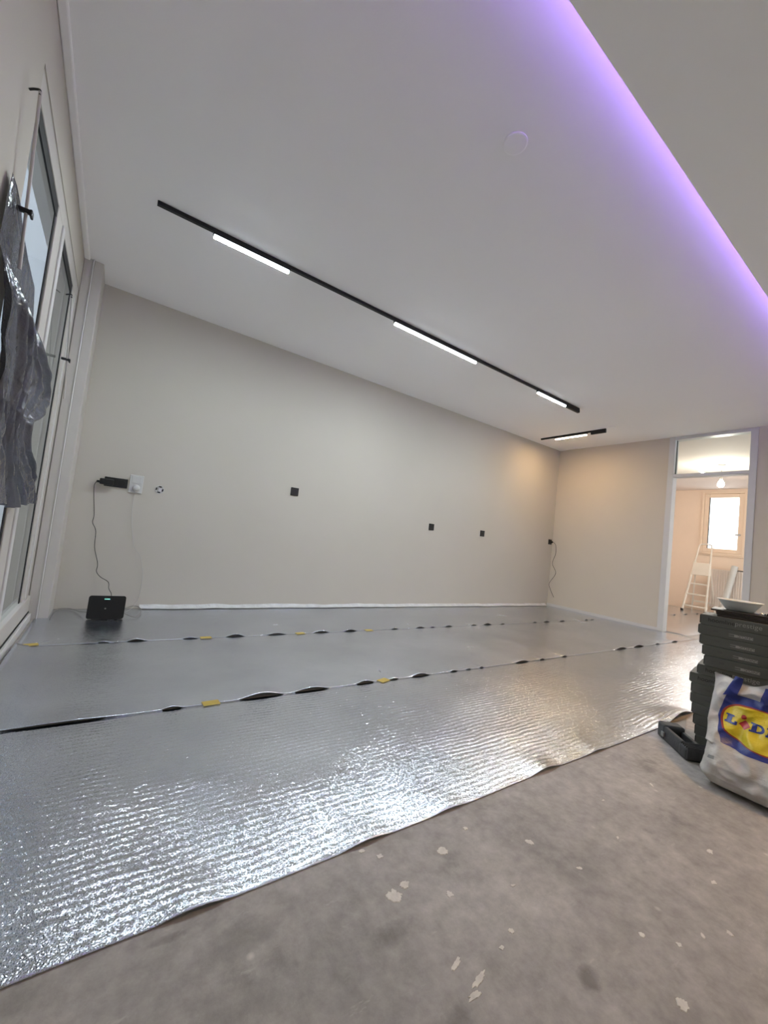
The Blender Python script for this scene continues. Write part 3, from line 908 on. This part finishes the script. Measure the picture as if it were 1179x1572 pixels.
for i, yl in enumerate(lefts):
    z = BH * (len(lefts) - 1 - i)
    ang = AL + random.uniform(-0.012, 0.012)
    t = thing('flooring_box', 'dark grey flooring carton, ' + posn[i], 'box', (2.470 + random.uniform(-.003, .003), yl, z), -math.pi / 2 + ang, 'stacked flooring cartons')
    def part(nm, me_):
        o = bpy.data.objects.new(nm, me_)
        C.objects.link(o)
        o.parent = t
        return o
    part('carton', me_body)
    part('end_strip', me_end_strip)
    if i in (0, 5, 6):
        part('title_print', T_dark)
        part('title_print_light', T_light)
    else:
        part('label_band', me_band)
        part('label_tail', me_tail)
        part('label_lettering', T_uni)
        part('small_print', me_lines)
BT = BH * len(lefts)
bd = Vector((math.sin(AL), -math.cos(AL)))
bn = Vector((math.cos(AL), math.sin(AL)))
# loose dark boards on top
blab = ['lowest loose dark board on the carton stack', 'second loose dark board on the carton stack', 'third loose dark board on the carton stack', 'topmost loose dark board, under the white bowl']
for i in range(4):
    off = (0.030, 0.026, 0.024, 0.004)[i]
    p = Vector((2.470, 0.755)) + bd * (off + 0.03) + bn * (0.012 + 0.004 * i)
    o = obj('loose_board', boxes((0, 1.0, 0, 0.185, 0, 0.0072), bevel=0.001), 'board', loc=(p.x, p.y, BT + 0.0002 + i * 0.0082))
    o.rotation_euler = (0, 0, -math.pi / 2 + AL + 0.01 * (i - 1))
    tag(o, blab[i], 'board', 'loose boards on the cartons')
ZT = BT + 0.033
# white bowl
bm = ring_lathe(bmesh.new(), [(0.001, 0.0), (0.050, 0.0), (0.055, 0.004), (0.074, 0.030), (0.083, 0.044), (0.090, 0.047), (0.090, 0.050), (0.082, 0.047), (0.072, 0.032), (0.053, 0.009), (0.001, 0.007)], 56, close_start=False, close_end=False)
o = obj('bowl', bm, 'bowl', None, True, loc=(2.640, 0.652, ZT + 0.0005))
tag(o, 'shallow white bowl on top of the carton stack', 'bowl')
# scissors beside the bowl
scs = thing('scissors', 'metal scissors with dark grip lying beside the white bowl', 'scissors', (2.565, 0.540, ZT), 0.2)
def ringtube(cx, cy, r, rr, m, nm):
    pts = [(cx + r * math.cos(a), cy + r * math.sin(a), 0.008) for a in [2 * math.pi * k / 20 for k in range(21)]]
    obj(nm, tube(bmesh.new(), pts, rr, closed_ends=False), m, scs, True)
ringtube(0.0, 0.02, 0.018, 0.005, 'metal', 'finger_ring')
ringtube(0.004, -0.028, 0.018, 0.006, 'black', 'finger_ring')
obj('blade', boxes((0.02, 0.12, -0.008, -0.001, 0.003, 0.006), bevel=0.001), 'metal', scs)
obj('blade', boxes((0.02, 0.12, 0.000, 0.006, 0.006, 0.009), bevel=0.001), 'metal', scs)

# ------------------------------------------------------------------ shopping bag
PROF = [(-0.01, 2.150), (0.0, 2.125), (0.02, 2.075), (0.05, 2.055), (0.09, 2.065), (0.13, 2.105), (0.17, 2.150), (0.25, 2.235), (0.33, 2.295), (0.42, 2.340), (0.6, 2.40)]
YL = [(0.0, 0.590), (0.02, 0.607), (0.045, 0.622), (0.07, 0.613), (0.10, 0.610), (0.14, 0.612), (0.22, 0.630), (0.31, 0.640), (0.40, 0.652)]
def bagx(y, z):
    x = lerp(PROF, z)
    x += 0.018 * noise.noise(Vector((y * 9, z * 7, 1.0))) * min(1, z / 0.05) + 0.008 * noise.noise(Vector((y * 26, z * 20, 5.0))) * min(1, z / 0.05)
    x += 0.026 * abs(noise.noise(Vector((y * 13 + z * 9, z * 15 - y * 6, 11.0)))) * min(1, z / 0.05)
    # folds fanning up from the full lower part
    x += 0.006 * math.sin((y - 0.4) * 60 + z * 35) * max(0, min(1, (z - 0.1) / 0.12))
    # round off towards the left side
    yl = lerp(YL, z)
    e = max(0.0, min(1.0, (yl - y) / 0.05))
    x += (1 - e) ** 2 * (0.05 if z < 0.15 else 0.02)
    # bottom rounding to the left corner
    return x
def bagtop(y):
    return 0.398 - 0.022 * max(0, math.sin((0.652 - y) * 17)) + 0.006 * math.sin(y * 45)
bag = thing('shopping_bag', 'full white plastic shopping bag with blue handles in front of the cartons', 'bag', (2.2, 0.45, 0.0))
YR = 0.16
nu, nv = 130, 116
vs, fs = [], []
def bag_pt(s, t, back):
    # t height param, s from left to right
    zt_mid = 0.40
    z = t * zt_mid
    yl = lerp(YL, z)
    y = yl + (YR - yl) * s
    z = 0.002 + t * (bagtop(y) - 0.002)
    if back:
        x = 2.405 + 0.02 * math.sin(z * 7) - 0.035 * (abs(s - 0.5) * 2) ** 4
        x = min(x, 2.43)
        x = max(x, bagx(y, z) + (0.012 if z > 0.2 else 0.05))
        if z > 0.3:
            x = bagx(y, z) + 0.05 * (1 - (z - 0.3) / 0.1) + 0.012
    else:
        x = bagx(y, z)
    return (x, y, z)
for back in (0, 1):
    for j in range(nv + 1):
        for i in range(nu + 1):
            vs.append(bag_pt(i / nu, j / nv, back))
W_ = nu + 1
N_ = W_ * (nv + 1)
for j in range(nv):
    for i in range(nu):
        a = j * W_ + i
        fs.append((a, a + 1, a + 1 + W_, a + W_))
        fs.append((N_ + a + W_, N_ + a + 1 + W_, N_ + a + 1, N_ + a))
    fs.append((j * W_, (j + 1) * W_, N_ + (j + 1) * W_, N_ + j * W_))
    fs.append((j * W_ + nu, N_ + j * W_ + nu, N_ + (j + 1) * W_ + nu, (j + 1) * W_ + nu))
for i in range(nu):
    fs.append((i, N_ + i, N_ + i + 1, i + 1))
me = bpy.data.meshes.new('bag_skin')
me.from_pydata(vs, [], fs)
for p in me.polygons:
    p.use_smooth = True
me.materials.append(M['bagfilm'])
o = bpy.data.objects.new('bag_skin', me)
C.objects.link(o)
o.parent = bag
o.matrix_parent_inverse = Matrix.Translation(bag.location).inverted()
def patch(nm, rows, m, lift):
    """rows: grid of (y,z) points laid on the bag front, lifted off it"""
    bm = bmesh.new()
    g = [[bm.verts.new((bagx(y, z) - lift, y, z)) for y, z in r] for r in rows]
    for a, b in zip(g, g[1:]):
        for i in range(len(a) - 1):
            bm.faces.new((a[i], a[i + 1], b[i + 1], b[i]))
    c = obj(nm, bm, m, bag, True)
    c.matrix_parent_inverse = Matrix.Translation(bag.location).inverted()
    return c
def strip_rows(left, right, n=60, m=90):
    """between two polylines given as z->y tables"""
    za, zb = left[0][0], left[-1][0]
    return [[(lerp(left, z) + (lerp(right, z) - lerp(left, z)) * i / m, z) for i in range(m + 1)] for z in [za + (zb - za) * j / n for j in range(n + 1)]]
# blue print field around the oval
patch('blue_print_field', strip_rows([(0.152, 0.500), (0.162, 0.563), (0.205, 0.588), (0.247, 0.602), (0.275, 0.598), (0.325, 0.590), (0.332, 0.585)],
                                     [(0.152, 0.20), (0.332, 0.20)]), 'blue', 0.0018)
def oval(k):
    cy, cz, ry, rz = 0.462, 0.236, 0.124 * k, 0.064 * k
    out = []
    for j in range(0, 31):
        rr = j / 30
        ring = []
        for i in range(97):
            a = 2 * math.pi * i / 96
            ca, sa = math.cos(a), math.sin(a)
            y = math.copysign(abs(ca) ** 0.85, ca) * ry * rr
            z = math.copysign(abs(sa) ** 0.85, sa) * rz * rr + 0.10 * y
            ring.append((cy + y, cz + z))
        out.append(ring)
    return out
patch('red_oval_rim', oval(1.05), 'redline', 0.0024)
patch('yellow_oval', oval(0.985), 'yellow', 0.0036)
def quad(p0, p1, p2, p3, n=12):
    rows = []
    for j in range(n + 1):
        t = j / n
        a = (p0[0] + (p3[0] - p0[0]) * t, p0[1] + (p3[1] - p0[1]) * t)
        b = (p1[0] + (p2[0] - p1[0]) * t, p1[1] + (p2[1] - p1[1]) * t)
        rows.append([(a[0] + (b[0] - a[0]) * i / n, a[1] + (b[1] - a[1]) * i / n) for i in range(n + 1)])
    return rows
def rect(ya, yb, za, zb):
    return quad((ya, za), (yb, za), (yb, zb), (ya, zb))
LZ = 0.230
def letter_L(y, z, w, h, nm):
    st = w * 0.42
    patch(nm, rect(y - w * 0.12, y - w * 0.12 - st, z, z + h), 'blue', 0.0050)
    patch(nm, rect(y, y - w, z, z + h * 0.22), 'blue', 0.0051)
    patch(nm, rect(y, y - w * 0.68, z + h * 0.82, z + h), 'blue', 0.0051)
    patch(nm, rect(y - w * 0.80, y - w, z, z + h * 0.42), 'blue', 0.0052)
letter_L(0.577, 0.229, 0.042, 0.030, 'letter_l')
# tilted red i: diamond and dot
patch('letter_i', quad((0.511, 0.222), (0.494, 0.238), (0.514, 0.254), (0.531, 0.238)), 'red', 0.0050)
rows = []
for j in range(6):
    rows.append([(0.519 + 0.0085 * j / 5 * math.cos(2 * math.pi * i / 20), 0.264 + 0.0085 * j / 5 * math.sin(2 * math.pi * i / 20)) for i in range(21)])
patch('letter_i_dot', rows, 'red', 0.0050)
# D
patch('letter_d', rect(0.490, 0.475, 0.226, 0.256), 'blue', 0.0050)
patch('letter_d', rect(0.496, 0.470, 0.226, 0.2315), 'blue', 0.0051)
patch('letter_d', rect(0.496, 0.470, 0.2505, 0.256), 'blue', 0.0051)
rows = []
for j in range(6):
    rr = 0.52 + 0.48 * j / 5
    rows.append([(0.470 - 0.019 * rr * math.cos(a), 0.241 + 0.015 * rr * math.sin(a)) for a in [-math.pi / 2 + math.pi * i / 16 for i in range(17)]])
patch('letter_d', rows, 'blue', 0.0050)
letter_L(0.446, 0.226, 0.040, 0.030, 'letter_l')
# handles: blue straps folded down over the front
patch('handle', quad((0.600, 0.322), (0.556, 0.332), (0.546, 0.402), (0.574, 0.404), 24), 'blue', 0.0075)
patch('handle', quad((0.485, 0.322), (0.448, 0.330), (0.448, 0.392), (0.474, 0.388), 24), 'blue', 0.0075)
patch('recycling_mark', quad((0.592, 0.100), (0.566, 0.106), (0.568, 0.116), (0.588, 0.112)), 'sheet', 0.0020)

# ------------------------------------------------------------------ dark hollow tray and grey sheet beside the cartons
ty = thing('tray', 'dark grey hollow rubber tray with ribbed end on the concrete beside the bag', 'tray', (2.33, 0.765, 0.0))
ax = Vector((2.349 - 2.175, 0.868 - 0.690, 0)).normalized()
side = Vector((ax.y, -ax.x, 0))
if side.x < 0:
    side = -side
Mx = Matrix(((ax.x, side.x, 0, 0), (ax.y, side.y, 0, 0), (0, 0, 1, 0), (0, 0, 0, 1)))
def tpart(nm, bm, m='tray'):
    bmesh.ops.transform(bm, matrix=Mx, verts=bm.verts)
    return obj(nm, bm, m, ty)
# local: x along length (far end +), y away from camera side, z up
tpart('base', boxes((-0.10, 0.125, -0.028, 0.058, 0.0, 0.012), bevel=0.003))
tpart('side_wall', boxes((-0.075, 0.125, -0.030, -0.012, 0.0, 0.066), bevel=0.006))
tpart('side_wall', boxes((-0.060, 0.125, 0.044, 0.060, 0.0, 0.056), bevel=0.006))
tpart('end_block', boxes((0.070, 0.135, -0.033, 0.062, 0.0, 0.072), bevel=0.010, seg=3))
bm = boxes((-0.125, -0.055, -0.034, 0.070, 0.0, 0.060), bevel=0.016, seg=4)
tpart('ribbed_end', bm)
for k in range(5):
    tpart('rib', boxes((-0.127 + k * 0.013, -0.122 + k * 0.013, -0.030, 0.066, 0.012, 0.0635), bevel=0.0015))
tpart('glint_bar', boxes((0.060, 0.085, -0.040, -0.031, 0.018, 0.040), bevel=0.003), 'sheet')  # pale bar imitating a glint on the tray's side
bm = bmesh.new()
vv = [bm.verts.new(p) for p in ((2.50, 0.80, 0.003), (2.84, 0.905, 0.003), (2.64, 0.912, 0.003), (2.44, 0.850, 0.003))]
bm.faces.new(vv)
r = bmesh.ops.extrude_face_region(bm, geom=bm.faces[:])
for v in [g for g in r['geom'] if isinstance(g, bmesh.types.BMVert)]:
    v.co.z = 0.0005
bmesh.ops.recalc_face_normals(bm, faces=bm.faces)
tag(obj('foam_sheet', bm, 'sheet'), 'flat grey offcut sheet on the floor between foil edge and cartons', 'sheet')

# ------------------------------------------------------------------ shutter crank rods at the window
def crank(y, ybot, ztop, zbot, zbr, label):
    t = thing('crank_rod', label, 'rod', (WX + 0.03, y, zbot))
    X = WX + 0.032
    ybr = ybot + (y - ybot) * (zbr - zbot) / (ztop - zbot)
    at(t, 'rod', tube(bmesh.new(), [(X, ybot, zbot), (X, y, ztop)], 0.0048, 10), 'frame')
    hk = spline([(WX + 0.002, y + 0.02, ztop + 0.004), (WX + 0.016, y + 0.012, ztop + 0.008), (X - 0.002, y + 0.003, ztop + 0.006), (X, y, ztop - 0.012)])
    at(t, 'hook', tube(bmesh.new(), hk, 0.0036, 8), 'black')
    at(t, 'bracket', boxes((WX + 0.002, X + 0.016, ybr - 0.008, ybr + 0.008, zbr - 0.007, zbr + 0.007), (X + 0.010, X + 0.018, ybr - 0.014, ybr + 0.014, zbr - 0.016, zbr + 0.006), bevel=0.003), 'black')
    at(t, 'grip', tube(bmesh.new(), [(X, ybot, zbot), (X, ybot + (y - ybot) * 0.15, zbot + 0.15 * (ztop - zbot))], 0.0058, 10), 'frame')
    return t
crank(1.69, 1.80, 2.12, 1.585, 1.765, 'cream crank rod at the left window, rising out of the grey film')
crank(3.05, 3.45, 2.055, 1.515, 1.735, 'cream crank rod at the right window beside the corner post')

# ------------------------------------------------------------------ grey plastic film hanging from the left rod
def film_sheet():
    nu, nv = 70, 110
    vs = []
    z_lo, z_hi = 0.79, 1.80
    lft = [(0.79, 1.80), (1.085, 1.74), (1.30, 1.655), (1.50, 1.632), (1.60, 1.617), (1.70, 1.612), (1.80, 1.64)]
    rgt = [(0.79, 2.72), (0.83, 2.66), (1.02, 2.30), (1.13, 2.25), (1.20, 2.40), (1.30, 2.52), (1.38, 2.38), (1.45, 2.23), (1.59, 2.22), (1.68, 2.17), (1.71, 1.98), (1.74, 1.85), (1.785, 1.775), (1.80, 1.70)]
    for j in range(nv + 1):
        z = z_lo + (z_hi - z_lo) * j / nv
        for i in range(nu + 1):
            s = i / nu
            y = lerp(lft, z) + (lerp(rgt, z) - lerp(lft, z)) * s
            spread = min(1.0, (1.84 - z) / 0.35)
            # gathered folds fanning out from the bracket
            ph = s * 34 + 2.0 * math.sin(z * 5 + s * 3) + 3 * noise.noise(Vector((s * 3, z * 1.5, 9)))
            f = math.sin(ph) + 0.5 * math.sin(ph * 2.3 + 1)
            x = 0.015 * spread * f + 0.022 * spread * noise.noise(Vector((y * 4, z * 2.2, 2))) + 0.008 * noise.noise(Vector((y * 16, z * 11, 7)))
            base = WX + 0.054
            if z > 1.57:
                base = WX + 0.014
                x *= 0.25
            elif z > 1.45:
                k = (z - 1.45) / 0.12
                base = WX + 0.054 - 0.040 * k
                x *= 1 - 0.75 * k
            lo = WX + (0.006 if z > 1.45 else 0.030)
            zz = z + (0.02 * noise.noise(Vector((s * 4, 0, 0))) + 0.012 * s) * (1 - j / nv)
            vs.append((max(base + x, lo), y, zz))
    fs = [(j * (nu + 1) + i, j * (nu + 1) + i + 1, (j + 1) * (nu + 1) + i + 1, (j + 1) * (nu + 1) + i) for j in range(nv) for i in range(nu)]
    me = bpy.data.meshes.new('plastic_film')
    me.from_pydata(vs, [], fs)
    for p in me.polygons:
        p.use_smooth = True
    me.materials.append(M['greyfilm'])
    o = bpy.data.objects.new('plastic_film', me)
    C.objects.link(o)
    tag(o, 'crumpled grey plastic film hanging on the left window crank rod', 'plastic film')
film_sheet()

# ------------------------------------------------------------------ kitchen things
# pendant bulb
pb = thing('pendant_bulb', 'bare glowing bulb hanging from the kitchen ceiling', 'lamp', (8.27, 2.375, H2))
at(pb, 'ceiling_rose', ring_lathe(bmesh.new(), [(0.055, H2), (0.055, H2 - 0.012), (0.03, H2 - 0.022), (0.006, H2 - 0.024)], 28, (8.27, 2.375, 0)), 'greycable')
at(pb, 'flex', tube(bmesh.new(), [(8.27, 2.375, H2 - 0.02), (8.27, 2.372, 2.46)], 0.004), 'greycable')
at(pb, 'lamp_holder', ring_lathe(bmesh.new(), [(0.006, 2.475), (0.018, 2.46), (0.021, 2.44), (0.021, 2.40), (0.018, 2.395)], 20, (8.27, 2.372, 0)), 'greycable')
at(pb, 'bulb', ring_lathe(bmesh.new(), [(0.016, 2.395), (0.020, 2.380), (0.038, 2.350), (0.046, 2.320), (0.042, 2.295), (0.025, 2.276), (0.002, 2.271)], 28, (8.27, 2.372, 0)), 'bulb')

# radiator
rd = thing('radiator', 'white panel radiator below the kitchen window', 'radiator', (10.64, 2.7, 0.12))
ry0, ry1 = 2.15, 3.13
at(rd, 'back_panel', boxes((10.64, 10.70, ry0, ry1, 0.13, 0.93), bevel=0.008), 'rad')
n = 24
for i in range(n):
    a = ry0 + 0.01 + (ry1 - ry0 - 0.02) * i / n
    at(rd, 'flute', boxes((10.625, 10.641, a + 0.004, a + 0.028, 0.15, 0.91), bevel=0.005), 'rad')
at(rd, 'top_grille', boxes((10.63, 10.70, ry0, 2.80, 0.93, 0.945), bevel=0.002), 'rubber')
at(rd, 'wall_bracket', boxes((10.70, E2 - 0.001, 2.4, 2.44, 0.6, 0.64), (10.70, E2 - 0.001, 2.9, 2.94, 0.6, 0.64)), 'rad')
at(rd, 'pipe', tube(bmesh.new(), [(10.67, 2.98, 0.0), (10.67, 2.98, 0.14)], 0.009), 'rad')

# stepladder: front frame leaning back, steps, folded platform, hoop, rear legs
ld = thing('stepladder', 'pale aluminium stepladder with top hoop in the kitchen', 'ladder', (10.2, 3.2, 0))
def lp(y, z):     # front plane point
    return Vector((10.02 + 0.20 * z, y, z))
def yl(z): return 3.395 - 0.105 * z
def yr(z): return 2.995 + 0.030 * z
def rail_bm(pts, a=0.011):
    return tube(bmesh.new(), pts, a, 8)
at(ld, 'front_rail', rail_bm([lp(yl(0.01), 0.01), lp(yl(1.05), 1.05)], 0.021), 'alu')
at(ld, 'front_rail', rail_bm([lp(yr(0.01), 0.01), lp(yr(1.05), 1.05)], 0.021), 'alu')
hp = spline([lp(yl(1.05), 1.05), lp(yl(1.25), 1.25), lp(yl(1.38), 1.38), lp(yl(1.42) - 0.03, 1.415), lp((yl(1.42) + yr(1.42)) / 2, 1.42), lp(yr(1.42) + 0.03, 1.412), lp(yr(1.38), 1.375), lp(yr(1.25), 1.25), lp(yr(1.05), 1.05)], 5)
at(ld, 'hoop', rail_bm(hp, 0.014), 'alu')
for z in (0.12, 0.36, 0.58):
    c = lp(0, z)
    at(ld, 'step', boxes((c.x - 0.015, c.x + 0.075, yr(z) - 0.005, yl(z) + 0.005, z - 0.014, z + 0.010), bevel=0.003), 'alu')
bm = boxes((-0.010, 0.010, yr(0.9) - 0.005, yl(0.9) + 0.005, -0.13, 0.13), bevel=0.006)
bmesh.ops.rotate(bm, verts=bm.verts, cent=(0, 0, 0), matrix=Matrix.Rotation(math.atan(0.2), 3, 'Y'))
bmesh.ops.translate(bm, verts=bm.verts, vec=(10.02 + 0.2 * 0.89 - 0.02, 0, 0.89))
at(ld, 'platform', bm, 'alu')
top = lp(0, 1.02)
at(ld, 'rear_leg', rail_bm([(top.x + 0.03, yl(1.02) - 0.015, 1.0), (10.55, yl(0) - 0.0, 0.01)], 0.013), 'alu')
at(ld, 'rear_leg', rail_bm([(top.x + 0.03, yr(1.02) + 0.015, 1.0), (10.55, yr(0) + 0.0, 0.01)], 0.013), 'alu')
at(ld, 'rear_brace', boxes((10.50, 10.515, yr(0.2), yl(0.2), 0.19, 0.22), bevel=0.003), 'alu')
for yy in (yl(0), yr(0)):
    at(ld, 'foot', boxes((10.00, 10.045, yy - 0.022, yy + 0.022, 0.006, 0.045), bevel=0.004), 'rubber')

# white roll leaning on the radiator
rl = thing('plastic_roll', 'white roll of sheeting leaning on the kitchen radiator', 'roll', (10.35, 2.82, 0.0))
at(rl, 'wound_sheet', tube(bmesh.new(), [(10.33, 2.835, 0.026), (10.55, 2.715, 1.02)], 0.055, 24), 'whiteplastic')
at(rl, 'core', tube(bmesh.new(), [(10.54, 2.7205, 0.98), (10.552, 2.7135, 1.026)], 0.03, 20), 'greycable')
